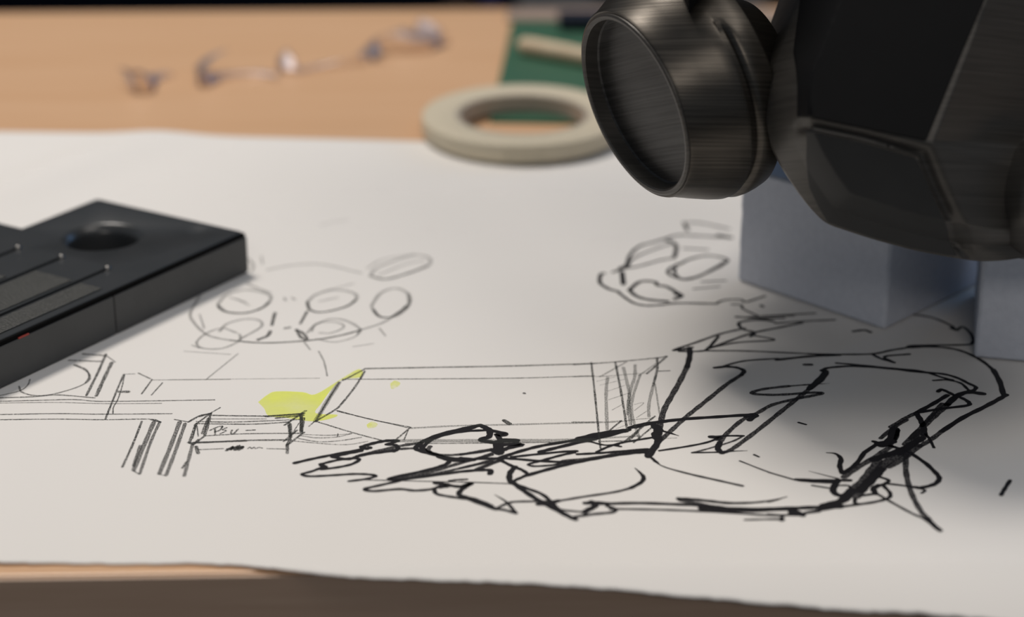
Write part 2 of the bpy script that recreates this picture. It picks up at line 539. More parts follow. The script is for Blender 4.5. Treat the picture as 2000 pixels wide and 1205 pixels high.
ink.many('''
F1.1:690,470 670,550; F1.7:660,590 640,620 580,645; F1:900,460 855,540; F1.6:755,570 785,565; F1.4:830,580 860,630 900,640 870,600 830,580; F.9:320,420 330,440 380,465 500,470 600,440 650,400; F.9:900,400 920,450 1000,465 1150,430 1215,385; F.9:1330,450 1380,495 1460,490 1550,420; F1:1330,235 1420,250 1560,210 1690,160; F.7:400,648 620,665 900,650 1100,620 1250,580
''')
ink.build('pencil_face_sketch', [M_pen2, M_pen])
ink = Ink()
ink.many('P.6:625,440 650,434 680,430')
ink.build('stray_pencil_mark', [M_pen2])

ink = Ink()
ink.many('''
B1.4:920,50 850,210 750,410; B1.9:970,125 900,270 835,415; B.8:0,430 300,420 500,405 820,430; B.7:0,460 400,450 650,445 850,460 1200,458 1860,448; B.7:0,575 500,567 900,572 1490,567; B.7:0,620 500,615 900,620 1300,615 1390,640; B.8:1075,225 1000,400 915,615; B.5:1080,230 1060,330 1020,450 985,510 980,570; B2.4l:1040,377 1110,377; B.7l:1200,215 1320,272 1230,395; B.6:1410,300 1315,405
A.9:285,262 200,480 95,710; A1:375,245 465,270; A.6:200,745 260,780; A.6:605,245 740,270; A.5:450,780 520,795; A.9:680,720 720,660; A1:740,270 850,210 960,185; A.6:960,180 1050,130; A.8:800,300 950,190; A1.1:815,290 750,470; A.6:820,280 780,430; A1.1:955,190 930,300 900,400; A.5:825,310 835,410; A.9l:735,470 790,490 900,405; A.8:780,490 840,440
A.9:960,205 1300,210 1560,210 1870,185; A.8:820,285 1100,290 1400,290 1720,270; A.7:820,265 1200,270 1840,245; A.7:900,405 1300,385 1840,380; A1.1:750,475 900,470 1300,450 1740,445; A1:1680,300 1885,160; A1.1:1720,270 1730,430 1705,490; A1.1:1840,200 1840,370; A.8:1870,230 1850,370; A1:1700,500 1870,370; A.9:1670,460 1800,350; A.4:1820,280 1750,390
A1.7:815,510 835,575; A.6l:845,540 1080,530; A.6l:1510,530 1720,535; A1.6:1705,490 1705,575; A1.2:1110,550 1180,510 1150,540 1240,500 1190,545 1280,510 1220,545 1260,530; A.7:1000,395 1000,340; A.7:950,352 1010,325 1072,310 1045,350 1000,366; A.6:1115,325 1070,345 1110,355 1050,385; A.7:1165,350 1155,380 1180,385 1225,340; A.7l:1305,352 1390,348
1.45:145,205 300,225 500,215 640,180; 1.5:110,230 300,262 500,255 730,220; 1.4:60,255 400,285 600,290 790,260; 1.5:500,185 495,215; 1.4:140,190 400,200 630,185
''')
ink.next()
ink.many('''
B1.2:720,50 920,65; B1.2:600,105 880,115; B.6:920,60 1000,120; B.8:640,145 740,190 780,240 760,290 650,345 450,400 300,410 190,380 165,330; B.6:650,140 750,185 770,250 740,300; B.6:260,270 240,320 170,370 0,410; B.5:0,475 500,470 900,480 1400,478; B.5l:1085,225 1170,222; B.5l:1330,275 2000,270
A2.2:405,265 330,440 205,740; A1.5:460,270 370,470 265,775; A2.1:655,270 560,520 455,775; A1.8:708,285 610,560 522,790; A1.7:780,490 730,680 700,795; A1.6:850,215 955,188; A1.8:935,235 880,380; A1.6:270,500 220,650 205,700; A.5:960,240 1500,240; A1.8:1500,215 1860,190; A1.8:1600,230 1860,205; A.6:1320,530 1340,515 1360,530 1380,515 1395,530 1410,525 1430,518 1460,525; A2.6:1130,535 1260,515; A1.5:1845,220 1840,360; A1.1:1735,290 1740,420; A1.2:800,470 1300,455
''')
ink.build('pencil_supply_box_sketch', [M_pen, grain_mat('shaded_graphite', (.03, .03, .03), .36, .58, 2400, .12, .80)])

ink = Ink()
ink.many('''
D1.1:465,180 900,172 1300,165 1808,150; D.7:330,243 900,240 1400,235 1808,222; D1:465,180 330,250; D.9:460,195 400,290 320,390 280,425 170,490; D.8:310,260 240,370 170,490; D.7:290,425 500,480 730,525; D.5:300,432 720,530; D.7:170,490 400,560 590,610; D.8:730,525 640,600; D.5:715,540 690,600; D2.4:1280,485 1310,505; D.5:130,520 165,490; D1.2:1397,325 1400,327; D.6:700,620 1000,620 1808,612
C.9:0,212 400,185 820,145 915,128; C.8:175,190 210,500 245,850 265,1030; C.9:410,185 470,500 530,870; C1:820,145 820,260 780,420; C.9:915,130 720,300; C.7l:840,275 945,270; C.8:470,760 350,860; C.7:250,965 440,960 600,960; C.9:800,715 500,970; C.7:770,825 590,975; C.9:640,860 550,950
''')
ink.next()
ink.many('''
D1.6:735,530 1000,517 1300,510 1808,497; D3.4:650,605 1000,605 1400,605 1808,600; D2.4:310,260 240,370 170,490; C.7:0,330 300,325 500,310 700,295; C1.3:335,335 320,500 330,850; C1.3:490,240 540,450 550,560; C1.3:605,215 600,330 560,460 540,600 560,800; C1.4:655,310 590,500 570,650 600,800 650,940; C1.6:780,420 740,600 740,720; C.7:800,400 845,700; C.7:820,195 640,320; C.8:520,185 260,330; C1.8:0,775 300,775 460,765; C.6:460,770 640,745 780,735
C.4:230,375 410,330; C.4:260,412 500,355; C.4:340,470 500,415; C.4:345,555 540,490; C.4:380,655 480,600; C.4:600,600 690,585 600,660; C.4:620,730 720,665; C.4:420,840 520,800; C1.2:300,930 640,910; C.5:850,935 1010,930; C.5:550,560 570,800; C1.2:540,560 530,700
''')
ink.build('pencil_long_box_sketch', [M_pen, M_pen2])

ink = Ink()
ink.poly(tr('F', '580,1050 640,1003 700,980 870,985 950,1000 1080,925 1220,840 1262,852 1240,890 1130,902 1060,965 990,1060 955,1122 1095,1132 1050,1158 930,1175 760,1152 650,1140 620,1092'))
ink.next()
ink.poly(tr('F', '1440,930 1470,910 1505,925 1490,950 1450,965'))
ink.poly(tr('D', '470,510 500,490 535,505 520,525 480,530'))
ink.build('highlighter_patch', [M_yel, grain_mat('faint_highlighter', (.88, .94, .17), .3, .7, 220, .15, .6)])

# ------------------------------------------------------------------ dark slotted panel on the left
M_pan = mat('charcoal_satin_plastic', (.030, .033, .035), .30, spec=.55, noise=((60, 60, 60), (.036, .038, .040)), bump=((500, 500, 500), .06, .0003))
M_side = mat('charcoal_matte_plastic', (.052, .053, .053), .55, spec=.4, noise=((80, 80, 80), (.058, .059, .059)))
M_mesh = mat('woven_grey_inlay', (.045, .046, .042), .40, spec=.5, bump=((900, 900, 900), .8, .0006))
M_pin = mat('steel_pin', (.22, .21, .20), .35, 1.0)
M_gap = mat('seam_gap_shade', (.004, .004, .004), .9, spec=.05)
M_red = mat('red_wax_mark', (.30, .03, .02), .6)
ZB, ZTOP = .0016, .0222
C0 = at(478, 452, ZTOP)
a_dir = (at(190, 387, ZTOP) - C0)
tabw = a_dir.length
ea = a_dir.normalized()
eb = (at(0, 665, ZTOP) - C0).normalized()
tabl = (at(37, 443, ZTOP) - at(190, 387, ZTOP)).length


def pp(a, b):
    return C0 + ea * a + eb * b


def pinv(px, py, z=ZTOP):
    q = at(px, py, z) - C0
    det = ea.x * eb.y - ea.y * eb.x
    return ((q.x * eb.y - q.y * eb.x) / det, (ea.x * q.y - ea.y * q.x) / det)


panel_loc = Vector((pp(.05, .12).x, pp(.05, .12).y, ZB))
panel = tag(empty('slotted_panel', panel_loc), 'thick charcoal plastic panel with a round hole lying on the left of the paper', 'panel')


def loc(v, base=panel_loc):
    return Vector((v[0] - base.x, v[1] - base.y, v[2] - base.z))


LP, BW = .29, tabw + .045
r_ = .0016
outline = [(r_, 0), (tabw - r_, 0), (tabw, r_), (tabw, tabl), (BW, tabl), (BW, LP), (0, LP), (0, r_)]


def inset(poly, d):
    n = len(poly)
    out = []
    for i in range(n):
        p, q, s = [Vector(poly[k % n]) for k in (i - 1, i, i + 1)]
        e1, e2 = (q - p).normalized(), (s - q).normalized()
        n1, n2 = Vector((-e1.y, e1.x)), Vector((-e2.y, e2.x))
        b = (n1 + n2)
        b = b / max(.2, b.dot(n1))
        out.append(tuple(q + b * d))
    return out


hole = pinv(200, 462)
hR, hr = .0197, .0158
dim = pinv(383, 450)
pins = [pinv(35, 485), pinv(120, 503), pinv(210, 525)]
bm = bmesh.new()


def ring(poly, z):
    return [bm.verts.new(loc((pp(*p).x, pp(*p).y, z))) for p in poly]


def bridge(r1, r2):
    n = len(r1)
    for i in range(n):
        bm.faces.new((r1[i], r1[(i + 1) % n], r2[(i + 1) % n], r2[i]))


def circ(c, r, n=48):
    return [(c[0] + r * math.cos(2 * math.pi * k / n), c[1] + r * math.sin(2 * math.pi * k / n)) for k in range(n)]


ring_top = ring(inset(outline, .0009), ZTOP)
ring_ch = ring(outline, ZTOP - .0009)
ring_bot = ring(outline, ZB)
bridge(ring_top, ring_ch)
bridge(ring_ch, ring_bot)
bm.faces.new(ring_bot)
loops = [ring_top]
# round hole: bevelled mouth, straight wall, floor
prev = None
for r, z in ((hR, ZTOP), (hR - .0012, ZTOP - .0006), (hr + .0006, ZTOP - .0032), (hr, ZTOP - .0046), (hr, ZB + .004)):
    rg = ring(circ(hole, r), z)
    if prev is None: loops.append(rg)
    else: bridge(prev, rg)
    prev = rg
bm.faces.new(prev)
# shallow dimple
prev = None
for r, z in ((.0085, ZTOP), (.0060, ZTOP - .0006), (.0030, ZTOP - .0012), (.0008, ZTOP - .0014)):
    rg = ring(circ(dim, r, 28), z)
    if prev is None: loops.append(rg)
    else: bridge(prev, rg)
    prev = rg
bm.faces.new(prev)
# slots running away from the pins
for (pa, pb) in pins:
    sw = .0013
    L1 = LP - .02
    rect = [(pa - sw, pb - .001), (pa + sw, pb - .001), (pa + sw, L1), (pa - sw, L1)]
    rg1 = ring(rect, ZTOP)
    rg2 = ring(rect, ZTOP - .0022)
    bridge(rg1, rg2)
    bm.faces.new(rg2)
    loops.append(rg1)
bm.verts.ensure_lookup_table()
edges = []
for lp in loops:
    for i in range(len(lp)):
        e = bm.edges.get((lp[i], lp[(i + 1) % len(lp)])) or bm.edges.new((lp[i], lp[(i + 1) % len(lp)]))
        edges.append(e)
bmesh.ops.triangle_fill(bm, edges=edges, use_beauty=True, use_dissolve=False)
o = bmobj('panel_body', bm, M_pan, panel)
autosmooth(o, 30)
# front side plates with a seam between them
seam = pinv(229, 650, ZB)[1] + .0005


def panel_box(name, a0, a1, b0, b1, z0, z1, m, bev=.0004):
    P = [pp(a0, b0), pp(a1, b0), pp(a1, b1), pp(a0, b1)]
    bm = bmesh.new()
    vs_ = [bm.verts.new(loc((p.x, p.y, z0))) for p in P]
    f = bm.faces.new(vs_)
    r = bmesh.ops.extrude_face_region(bm, geom=[f])
    bmesh.ops.translate(bm, vec=(0, 0, z1 - z0), verts=[g for g in r['geom'] if isinstance(g, bmesh.types.BMVert)])
    if bev:
        bmesh.ops.bevel(bm, geom=bm.edges[:], offset=bev, segments=2, affect='EDGES', profile=.6)
    return bmobj(name, bm, m, panel)


panel_box('gap_shade_strip', -.0010, .0006, .0010, LP - .002, ZTOP - .0034, ZTOP - .0003, M_gap, .0001)  # near-black strip put in for the shade of the gap under the top
panel_box('side_plate', -.0014, .0004, .0004, seam - .0003, ZB, ZTOP - .0022, M_side)
panel_box('side_plate', -.0014, .0004, seam + .0003, LP - .001, ZB, ZTOP - .0022, M_side)
rm = pinv(45, 648)
o = panel_box('red_mark', -.0016, -.0002, rm[1] - .003, rm[1] + .003, ZTOP - .0024, ZTOP - .0016, M_red, .0001)
o['label'] = 'small red smear on the seam'
# woven inlay strips between the slots and pins at their ends
i1 = pinv(200, 565)
i2 = pinv(112, 541)
panel_box('inlay', .0050, pins[2][0] - .0030, i1[1], LP - .02, ZTOP - .0003, ZTOP + .0006, M_mesh, .0003)
panel_box('inlay', pins[2][0] + .0030, pins[1][0] - .0030, i2[1], LP - .02, ZTOP - .0003, ZTOP + .0006, M_mesh, .0003)
panel_box('inlay', pins[1][0] + .0030, pins[0][0] - .0030, i2[1] + .012, LP - .02, ZTOP - .0003, ZTOP + .0006, M_mesh, .0003)
for (pa, pb) in pins:
    p = pp(pa, pb)
    V, Fc = lathe([(.0018, 0), (.0018, .0008), (.0014, .0016), (.0006, .0020), (.0001, .0021)], 16)
    q = loc((p.x, p.y, ZTOP - .0004))
    obj('pin', [(v[0] + q.x, v[1] + q.y, v[2] + q.z) for v in V], Fc, M_pin, panel, True)

# ------------------------------------------------------------------ cutting mat and what lies behind it
M_mat = mat('green_cutting_mat', (.030, .105, .060), .55, noise=((40, 40, 40), (.036, .115, .066)))
m0, m1 = at(1000, 46), at(957, 241)
md = (m0 - m1).normalized()
mr_ = Vector((md.y, -md.x, 0))
mat_o = prism('cutting_mat', [m1, m1 + mr_ * .30, m0 + mr_ * .30, m0], .0002, .0022, M_mat, None, .0005)
tag(mat_o, 'dark green cutting mat partly under the tape roll', 'cutting mat')
M_shaded = mat('shaded_table_tone', (.30, .225, .185), .8, noise=((30, 30, 30), (.33, .25, .20)))
k0 = at(992, 22)
cb = prism('shaded_table_strip', [m0 + md * .004 + Vector((-.004, 0, 0)), m0 + md * .004 + mr_ * .26, b0 + ex * .36 - ey * .006, Vector((k0.x, k0.y - .002, 0))], .0002, .0024, M_shaded, None, .0004)  # thin strip standing in for shade and reflection on the table top
tag(cb, 'grey brown board added for the shaded table top behind the green cutting mat', 'shade_strip')
M_stick = mat('pale_wood_handle', (.66, .54, .38), .55, noise=((80, 80, 10), (.60, .47, .32)))
s0, s1 = at(1012, 84, .009), at(1140, 108, .009)
sd = (s1 - s0).normalized()
tool = tag(empty('wooden_handle_tool', (s0.x, s0.y, .0022), (0, 0, math.atan2(sd.y, sd.x))), 'pale wooden tool handle with a rounded end on the green mat', 'tool')
V, Fc = lathe([(.0004, 0), (.0026, .0006), (.0044, .0024), (.0054, .006), (.0058, .014), (.0056, .05), (.0048, .085), (.0044, .11), (.0002, .1101)], 32)
Mx = Matrix.Translation((0, 0, .0062)) @ Matrix.Rotation(math.pi / 2, 4, 'Y')
obj('handle', [Mx @ Vector(v) for v in V], Fc, M_stick, tool, True)
V, Fc = lathe([(.0002, .110), (.0046, .1101), (.0046, .122), (.0040, .1225), (.0036, .140), (.0002, .1402)], 24)
obj('ferrule', [Mx @ Vector(v) for v in V], Fc, M_pin, tool, True)
M_navy = mat('navy_plastic', (.010, .014, .030), .45)
n0 = at(1092, 63, .0022)
case = tag(empty('tool_case', (n0.x + .05, n0.y, .0022)), 'small dark navy case behind the wooden handle', 'case')
box('case_body', (0, .010, .0035), (.10, .018, .007), M_navy, case, .0012)
box('case_lid', (0, .010, .0086), (.101, .019, .003), M_navy, case, .001)

# ------------------------------------------------------------------ masking tape roll
M_tape = mat('cream_masking_tape', (.60, .53, .40), .55, noise=((400, 400, 400), (.64, .57, .43)))
M_core = mat('grey_cardboard_core', (.38, .335, .28), .8, noise=((60, 60, 60), (.42, .375, .31)))
M_lines = mat('tape_side', (.62, .55, .41), .6, noise=((300, 300, 900), (.55, .49, .37)))
tb = at(1021, 224, .0125)
roll = tag(empty('tape_roll', (tb.x, tb.y, .0028)), 'cream masking tape roll lying flat across paper edge and green mat', 'tape roll')
RO, RI, HT = .0590, .0395, .0105
V, Fc = lathe([(RI, .0002), (RI, HT - .0002), (RI + .0004, HT), (RO - .0012, HT), (RO - .0003, HT - .0004), (RO, HT - .0012), (RO, .0010), (RO - .0008, 0), (RI + .0004, 0)], 128, True)
o = obj('tape_winding', V, Fc, M_tape, roll)
autosmooth(o, 40)
V, Fc = lathe([(RI - .0028, .0), (RI - .0028, HT - .0006), (RI - .0022, HT - .0002), (RI - .0004, HT - .0002), (RI - .0001, HT - .0005), (RI - .0001, .0002)], 96, True)
o = obj('cardboard_core', V, Fc, M_core, roll)
autosmooth(o, 40)
bm = bmesh.new()
for k in range(40):                                    # loose end of the tape
    an = math.radians(-100 + k * .55)
    for zz in (.0006, HT - .0008):
        bm.verts.new(((RO + .00035) * math.cos(an), (RO + .00035) * math.sin(an), zz))
bm.verts.ensure_lookup_table()
for k in range(39):
    bm.faces.new((bm.verts[2 * k], bm.verts[2 * k + 2], bm.verts[2 * k + 3], bm.verts[2 * k + 1]))
bmobj('tape_end', bm, M_lines, roll, True)

# ------------------------------------------------------------------ curls of clear plastic film on the table
M_film = bpy.data.materials.new('clear_film')
M_film.use_nodes = True
nt = M_film.node_tree
for n in list(nt.nodes): nt.nodes.remove(n)
out = nt.nodes.new('ShaderNodeOutputMaterial')
trn = nt.nodes.new('ShaderNodeBsdfTransparent')
trn.inputs[0].default_value = (.93, .905, .89, 1)
gl = nt.nodes.new('ShaderNodeBsdfGlossy')
gl.inputs[0].default_value = (.74, .70, .72, 1)
gl.inputs[1].default_value = .45
fr = nt.nodes.new('ShaderNodeFresnel')
fr.inputs[0].default_value = 1.25
mx = nt.nodes.new('ShaderNodeMixShader')
nt.links.new(fr.outputs[0], mx.inputs[0])
nt.links.new(trn.outputs[0], mx.inputs[1])
nt.links.new(gl.outputs[0], mx.inputs[2])
nt.links.new(mx.outputs[0], out.inputs[0])


def film(path, hgt, label, seed):
    rnd = random.Random(seed)
    P = [at(x, y) for x, y in path]
    c = sum(P, Vector()) / len(P)
    root = tag(empty('plastic_offcut', (c.x, c.y, .0003)), label, 'plastic film', 'clear film scraps on the bare table')
    Q = catmull([p - Vector((c.x, c.y, 0)) for p in P], 10)
    V, Fc = [], []
    R = 9
    for i, q in enumerate(Q):
        t = i / (len(Q) - 1)
        a, b = Q[max(0, i - 1)], Q[min(len(Q) - 1, i + 1)]
        d = (b - a).normalized()
        nn = Vector((-d.y, d.x, 0))
        hh = 1.7 * hgt * (.55 + .45 * math.sin(3.1 * t + seed)) + .003
        curl = math.sin(t * 7 + seed * 1.7)
        for k in range(R):
            s = k / (R - 1)
            ang = s * (1.3 + .9 * curl)
            off = nn * (hh * 1.5 * (math.sin(ang)) * s * .8 + .003 * math.sin(9 * t + seed))
            z = hh * (s - .25 * s * s) * max(.25, math.cos(ang * .55))
            p = q + off
            V.append((p.x, p.y, .0003 + z))
    for i in range(len(Q) - 1):
        for k in range(R - 1):
            a = i * R + k
            Fc.append((a, a + R, a + R + 1, a + 1))
    o = obj('film_strip', V, Fc, M_film, root, True)
    s = o.modifiers.new('thickness', 'SOLIDIFY')
    s.thickness = .0005
    return root


film([(262, 188), (275, 186), (298, 178), (318, 162), (336, 150)], .010, 'short curl of clear plastic film at the left end of the scraps', 1)
film([(374, 142), (392, 168), (412, 166), (450, 158), (500, 152), (545, 156)], .011, 'clear plastic film scrap second from the left on the bare table', 2)
film([(540, 128), (562, 142), (590, 146), (640, 138), (690, 128), (715, 124)], .010, 'clear plastic film scrap third from the left on the bare table', 3)
film([(716, 104), (732, 124), (760, 108), (810, 104), (850, 98), (884, 90)], .013, 'clear plastic film scrap nearest the green mat at the right end', 5)

# ------------------------------------------------------------------ foam blocks
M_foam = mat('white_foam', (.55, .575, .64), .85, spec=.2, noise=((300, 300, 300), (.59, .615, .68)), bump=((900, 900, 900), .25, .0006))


def foam(label, corner, ang, lx, ly, hgt):
    c = at(*corner, .001)
    u = Vector((math.cos(ang), math.sin(ang), 0))
    v = Vector((math.cos(ang + math.pi / 2), math.sin(ang + math.pi / 2), 0))
    mid = c + u * lx / 2 + v * ly / 2
    bm = bmesh.new()
    box_bm(bm, (0, 0, hgt / 2), (lx, ly, hgt), 0)
    bmesh.ops.subdivide_edges(bm, edges=bm.edges[:], cuts=14, use_grid_fill=True)
    rnd = random.Random(int(lx * 1e4))
    for vv in bm.verts:
        if vv.co.z > .001:
            vv.co += Vector((rnd.uniform(-1, 1), rnd.uniform(-1, 1), rnd.uniform(-1, 1))) * .00025
    o = bmobj('foam_block', bm, M_foam, None, True)
    o.location = (mid.x, mid.y, .0012)
    o.rotation_euler = (0, 0, ang)
    o.data.set_sharp_from_angle(angle=math.radians(50))
    md_ = o.modifiers.new('soft_edges', 'BEVEL')
    md_.width = .0016
    md_.segments = 2
    md_.limit_method = 'ANGLE'
    md_.angle_limit = math.radians(50)
    return tag(o, label, 'foam block', 'foam blocks under the dark metal piece')


A1 = math.radians(45.5)
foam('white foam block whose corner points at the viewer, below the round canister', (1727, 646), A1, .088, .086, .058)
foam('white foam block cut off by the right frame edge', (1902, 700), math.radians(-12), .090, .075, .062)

# ------------------------------------------------------------------ dark brushed metal piece resting on the foam
M_br = mat('brushed_gunmetal', (.050, .045, .039), .36, .85, noise=((18, 1100, 25), (.105, .094, .080), 3), bump=((14, 1500, 20), .15, .0003))
M_br2 = mat('brushed_gunmetal_light', (.055, .051, .046), .42, .45, noise=((18, 900, 25), (.085, .079, .071), 3), bump=((14, 1300, 20), .12, .0003))
M_disc = mat('brushed_black_face', (.020, .0195, .019), .42, .5, noise=((14, 900, 20), (.05, .049, .048), 3), bump=((12, 1200, 20), .35, .0004))
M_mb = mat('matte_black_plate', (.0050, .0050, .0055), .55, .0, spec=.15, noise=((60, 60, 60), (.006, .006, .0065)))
M_mg = mat('matte_dark_plate', (.026, .026, .0255), .55, .0, spec=.3, noise=((60, 60, 60), (.030, .030, .0295)))
DEP = .815
S = DEP / FPX                                           # metres per pixel at that depth
O = CAM + FWD * DEP + RIGHT * ((1700 - CX) * S) - UP * ((250 - CY) * S)
prop = tag(empty('metal_prop', O, (math.pi / 2 - PITCH, 0, 0)), 'dark brushed gunmetal prop with a round recessed canister resting on foam', 'prop')


def loc2(px, py):
    return Vector(((px - 1700) * S, -(py - 250) * S))


BODY = [(1820, -620), (1690, -380), (1620, -170), (1562, 0), (1530, 85), (1507, 140), (1496, 185), (1497, 240), (1510, 290), (1538, 343), (1572, 392), (1598, 424), (1615, 438),
        (1700, 466), (1780, 488), (1850, 502), (1912, 511), (1960, 509), (2000, 503), (2100, 484), (2220, 440), (2320, 350), (2390, 200), (2420, 0), (2420, -250), (2360, -480), (2220, -640), (2000, -690)]
ctr = loc2(1880, 60)
ridge = [loc2(*p) for p in ((2080, -600), (1955, -200), (1898, 0), (1788, 292), (1842, 400), (1905, 500), (1930, 560))]
groove = [loc2(*p) for p in ((1552, 258), (1660, 281), (1772, 313), (1800, 370), (1840, 440), (1885, 500))]


def seg_all(P, L, closed=False):
    """distance and side of each point of P to the polyline L"""
    A = np.array([tuple(v) for v in L])
    B = np.roll(A, -1, 0)
    if not closed:
        A, B = A[:-1], B[:-1]
    best = np.full(len(P), 9.0)
    side = np.zeros(len(P))
    for a, b in zip(A, B):
        ab = b - a
        q = P - a
        t = np.clip(q @ ab / (ab @ ab), 0, 1)
        d = np.hypot(*(q - t[:, None] * ab).T)
        k = d < best
        best[k] = d[k]
        side[k] = (ab[0] * q[:, 1] - ab[1] * q[:, 0])[k]
    return best, side


body_pts = [loc2(*p) for p in BODY]


def dense(poly, n):
    L = [0]
    m = len(poly)
    for i in range(m):
        L.append(L[-1] + (poly[(i + 1) % m] - poly[i]).length)
    out = []
    j = 0
    for k in range(n):
        s = L[-1] * k / n
        while L[j + 1] < s: j += 1
        t = (s - L[j]) / (L[j + 1] - L[j])
        out.append(poly[j].lerp(poly[(j + 1) % m], t))
    return out


def smooth_loop(poly, it):
    for _ in range(it):
        n = len(poly)
        poly = [(poly[i - 1] + poly[i] * 2 + poly[(i + 1) % n]) / 4 for i in range(n)]
    return poly


edge_loop = smooth_loop(dense(body_pts, 640), 8)


NT, NR = len(edge_loop), 130
EL = np.array([tuple(v) for v in edge_loop])
CT = np.array(tuple(ctr))
LEDGE = np.array(tuple(loc2(1548, 250)))


def front(P, carve=True):
    """forward bulge of the shell over the outline"""
    d, _ = seg_all(P, edge_loop, True)
    t = np.minimum(1, d / .0122)
    h = .024 * t * (1.6 - .6 * t)                       # chamfered flank
    q = (P - CT) / np.array((.13, .15))
    h = h + .012 * np.maximum(0, 1 - (q ** 2).sum(1)) * t
    fn = np.array((45.0, 232.0)) / math.hypot(45, 232)  # the lower face leans back under the ledge line
    below = np.maximum(0, -((P - LEDGE) @ np.array((fn[0], fn[1]))))
    h = h - .42 * below * np.minimum(1, d / .006)
    h = np.maximum(h, np.minimum(d * .5, .002))
    rd, side = seg_all(P, ridge)
    h = h - np.where(side > 0, np.minimum(.030, rd * .8) * np.minimum(1, d / .012), 0)
    if carve:
        gd, _ = seg_all(P, groove)
        h -= .0032 * np.exp(-(gd / .0022) ** 2) * np.minimum(1, d / .004)
    return h


V, Fc = [], []
for j in range(NR + 1):
    sc = math.sin(j / NR * math.pi / 2)
    PP = CT + (EL - CT) * sc
    if j == 0: PP = PP[:1]
    hz = front(PP) if j < NR else np.zeros(len(PP))
    V += [(p[0], p[1], z) for p, z in zip(PP, hz)]


def vid(j, i):
    return 0 if j == 0 else 1 + (j - 1) * NT + i % NT


for i in range(NT):
    Fc.append((0, vid(1, i), vid(1, i + 1)))
for j in range(1, NR):
    for i in range(NT):
        Fc.append((vid(j, i), vid(j + 1, i), vid(j + 1, i + 1), vid(j, i + 1)))
# back half: swept away from the viewer, slightly downwards, closing to a blunt end
yb_ = Vector((0, math.cos(math.radians(12)), -math.sin(math.radians(12))))
yl = Vector((yb_.dot(RIGHT), yb_.dot(UP), yb_.dot(-FWD)))
last = [vid(NR, i) for i in range(NT)]
for st, sc in ((.012, 1.0), (.040, .985), (.080, .95), (.115, .86), (.140, .65), (.150, .3)):
    row = []
    for i in range(NT):
        p = ctr.lerp(edge_loop[i], sc) if sc < 1 else edge_loop[i]
        p = Vector((p.x, p.y, 0)) + yl * st
        row.append(len(V))
        V.append((p.x, p.y, p.z))
    for i in range(NT):
        Fc.append((last[i], row[i], row[(i + 1) % NT], last[(i + 1) % NT]))
    last = row
Fc.append(tuple(last[::-1]))
o = obj('main_shell', V, Fc, M_br2, prop)
autosmooth(o, 40)


def plate(name, px_poly, off, m, c_px, edge=.0016):
    poly = [loc2(*p) for p in px_poly]
    loop = dense(poly, 240)
    c = loc2(*c_px)
    V, Fc = [], []
    rows = [math.sin(k / 44 * math.pi / 2) for k in range(45)]
    n = len(loop)
    LP_ = np.array([tuple(v) for v in loop])
    cc = np.array(tuple(c))
    for j, s in enumerate(rows):
        PP = cc + (LP_ - cc) * s * .985
        if j == 0: PP = PP[:1]
        V += [(p[0], p[1], z + off) for p, z in zip(PP, front(PP, False))]
    hz = front(LP_, False)
    for dz in (off - .0006, -.004):
        V += [(p[0], p[1], z + dz) for p, z in zip(LP_, hz)]
    k = len(rows) + 2
    g = lambda j, i: 0 if j == 0 else 1 + (j - 1) * n + i % n
    for i in range(n):
        Fc.append((0, g(1, i), g(1, i + 1)))
    for j in range(1, k - 1):
        for i in range(n):
            Fc.append((g(j, i), g(j + 1, i), g(j + 1, i + 1), g(j, i + 1)))
    o = obj(name, V, Fc, m, prop)
    autosmooth(o, 38)
    return o


plate('upper_plate', [(1586, -120), (1562, 0), (1540, 110), (1539, 240), (1655, 265), (1774, 290), (1838, 130), (1893, 0), (1928, -100), (1800, -200)], .0012, M_mb, (1720, 60))
plate('lower_plate', [(1556, 268), (1660, 292), (1758, 320), (1776, 350), (1812, 420), (1868, 500), (1850, 499), (1780, 485), (1700, 463), (1616, 435), (1597, 408), (1575, 368), (1562, 315)], .0004, M_mg, (1690, 385))

# canister: turned body on a tilted axis
RIMC = CAM + FWD * .846 + RIGHT * ((1236 - CX) * .846 / FPX) - UP * ((207 - CY) * .846 / FPX)
axis_l = Vector((.855, .39, -.342)).normalized()        # into the body, in the prop's frame
rot = axis_l.to_track_quat('Z', 'Y').to_matrix().to_4x4()
pinv_m = (Matrix.Translation(O) @ Matrix.Rotation(math.pi / 2 - PITCH, 4, 'X')).inverted()
CM = Matrix.Translation(pinv_m @ RIMC) @ rot


def can(name, prof, m, n=160, closed=False, deg=35):
    V, Fc = lathe(prof, n, closed)
    o = obj(name, [CM @ Vector(v) for v in V], Fc, m, prop)
    autosmooth(o, deg)
    return o


can('canister_body', [(.0395, .0010), (.0408, .0008), (.0414, .0018), (.0420, .004), (.0455, .011), (.0490, .0185), (.0505, .0225), (.0506, .0238), (.0492, .0246), (.0492, .0266),
                      (.0512, .0276), (.0520, .0288), (.0522, .0310), (.0520, .034), (.0514, .0375), (.0480, .0400), (.040, .043), (.032, .050), (.024, .062), (.00001, .064)], M_br)
can('canister_rim', [(.0372, .0070), (.0372, .0006), (.0378, .0), (.0390, -.0002), (.0399, .0003), (.0402, .0012), (.0396, .0030), (.0390, .0075)], M_br2, closed=True)
can('canister_face', [(.0376, .0060), (.0366, .0072), (.0340, .0078), (.020, .0072), (.00001, .0070)], M_disc)
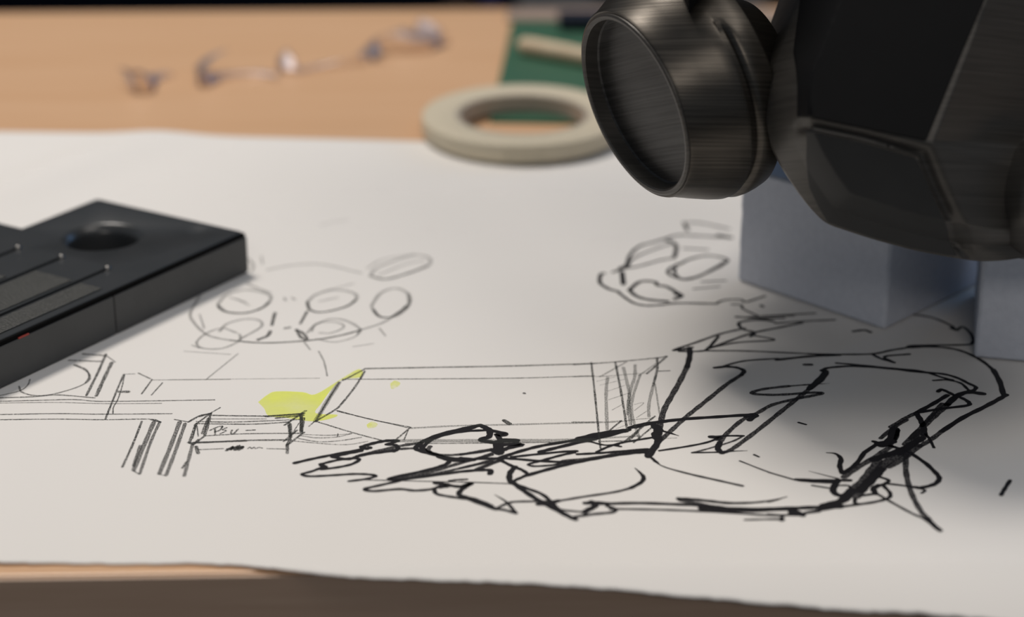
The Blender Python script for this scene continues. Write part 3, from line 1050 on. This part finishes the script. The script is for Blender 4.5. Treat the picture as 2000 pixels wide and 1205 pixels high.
# the collar groove only runs around the lower side: fill it above
cb_ = [o for o in prop.children if o.name.startswith('canister_body')][0]
ythr = -(60 - 250) * S
for i, v in enumerate(cb_.data.vertices):
    if v.co.y > ythr:
        q = CM.inverted() @ v.co
        if .0215 < q.z < .032:
            rr = math.hypot(q.x, q.y)
            k = (.0500 + (q.z - .0215) * .19) / rr
            w_ = min(1, (v.co.y - ythr) / .002)
            k = 1 + (k - 1) * w_
            v.co = CM @ Vector((q.x * k, q.y * k, q.z))


def cam_pt(px, py, d):
    return pinv_m @ (CAM + FWD * d + RIGHT * ((px - CX) * d / FPX) - UP * ((py - CY) * d / FPX))


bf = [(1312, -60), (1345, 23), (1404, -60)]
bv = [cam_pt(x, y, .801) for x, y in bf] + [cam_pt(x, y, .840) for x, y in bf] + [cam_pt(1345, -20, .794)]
obj('notch_shade_wedge', bv, [(0, 1, 6), (1, 2, 6), (2, 0, 6), (0, 3, 4, 1), (1, 4, 5, 2), (2, 5, 3, 0), (3, 5, 4)], M_mb, prop)  # dark wedge standing in for the shade of a notch above the canister

# rounded crown added to the piece above the frame, unseen, to block light
V, Fc = [], []
for j in range(25):
    th = math.pi * j / 24
    for i in range(48):
        ph = 2 * math.pi * i / 48
        V.append((pinv_m @ Vector((.100 + .115 * math.sin(th) * math.cos(ph), .935 + .115 * math.sin(th) * math.sin(ph), .280 + .085 * math.cos(th)))))
for j in range(24):
    for i in range(48):
        Fc.append((j * 48 + i, (j + 1) * 48 + i, (j + 1) * 48 + (i + 1) % 48, j * 48 + (i + 1) % 48))
obj('light_block_crown', V, Fc, M_br, prop, True)

# second round cap at the right, mostly out of frame
capc = pinv_m @ (CAM + FWD * .800 + RIGHT * ((2105 - CX) * .800 / FPX) - UP * ((388 - CY) * .800 / FPX))
crot = Vector((-.35, .1, -.93)).normalized().to_track_quat('Z', 'Y').to_matrix().to_4x4()
CM2 = Matrix.Translation(capc) @ crot
V, Fc = lathe([(.001, .0035), (.018, .003), (.0205, .0025), (.0212, .0005), (.0225, -.0002), (.0238, .0010), (.0246, .004), (.0258, .014), (.0262, .030), (.001, .031)], 96)
o = obj('side_cap', [CM2 @ Vector(v) for v in V], Fc, M_br2, prop)
autosmooth(o, 35)

# ------------------------------------------------------------------ furniture far behind the table
M_cab = mat('grey_cabinet_paint', (.17, .17, .175), .6)
M_hd = mat('dark_handle', (.03, .03, .03), .4)


def cabinet(name, px0, px1, Y, colr, label, cat, drawers):
    k = math.cos(PITCH) * Y + math.sin(PITCH) * (H + .15)
    xa, xb = (px0 - CX) / FPX * k, (px1 - CX) / FPX * k
    root = tag(empty(name, ((xa + xb) / 2, Y, -.72)), label, cat)
    m = mat(name + '_paint', colr, .7, noise=((8, 8, 8), tuple(c * 1.25 for c in colr)))
    wd = xb - xa
    box('body', (0, .2, .36), (wd, .4, .70), m, root, .004)
    for q in range(drawers):
        hh = .68 / drawers
        d = box('drawer' if drawers > 1 else 'door', (0, -.006, .02 + hh * (q + .5)), (wd - .012, .012, hh - .008), m, root, .002)
        hb = bmesh.new()
        box_bm(hb, (0, -.018, .02 + hh * (q + .5)), (wd * .4, .012, .01), .002)
        bmobj('handle', hb, M_hd, d)
    return root


cabinet('filing_cabinet', 1010, 1500, 2.05, (.16, .16, .165), 'grey filing cabinet standing behind the cutting mat end of the table', 'cabinet', 3)
cabinet('storage_box', 938, 988, 2.10, (.035, .03, .085), 'tall dark purple storage box behind the table beside the grey cabinet', 'storage box', 1)
cabinet('storage_box', 868, 930, 2.12, (.045, .026, .020), 'tall dark brown storage box behind the table beside the purple one', 'storage box', 1)
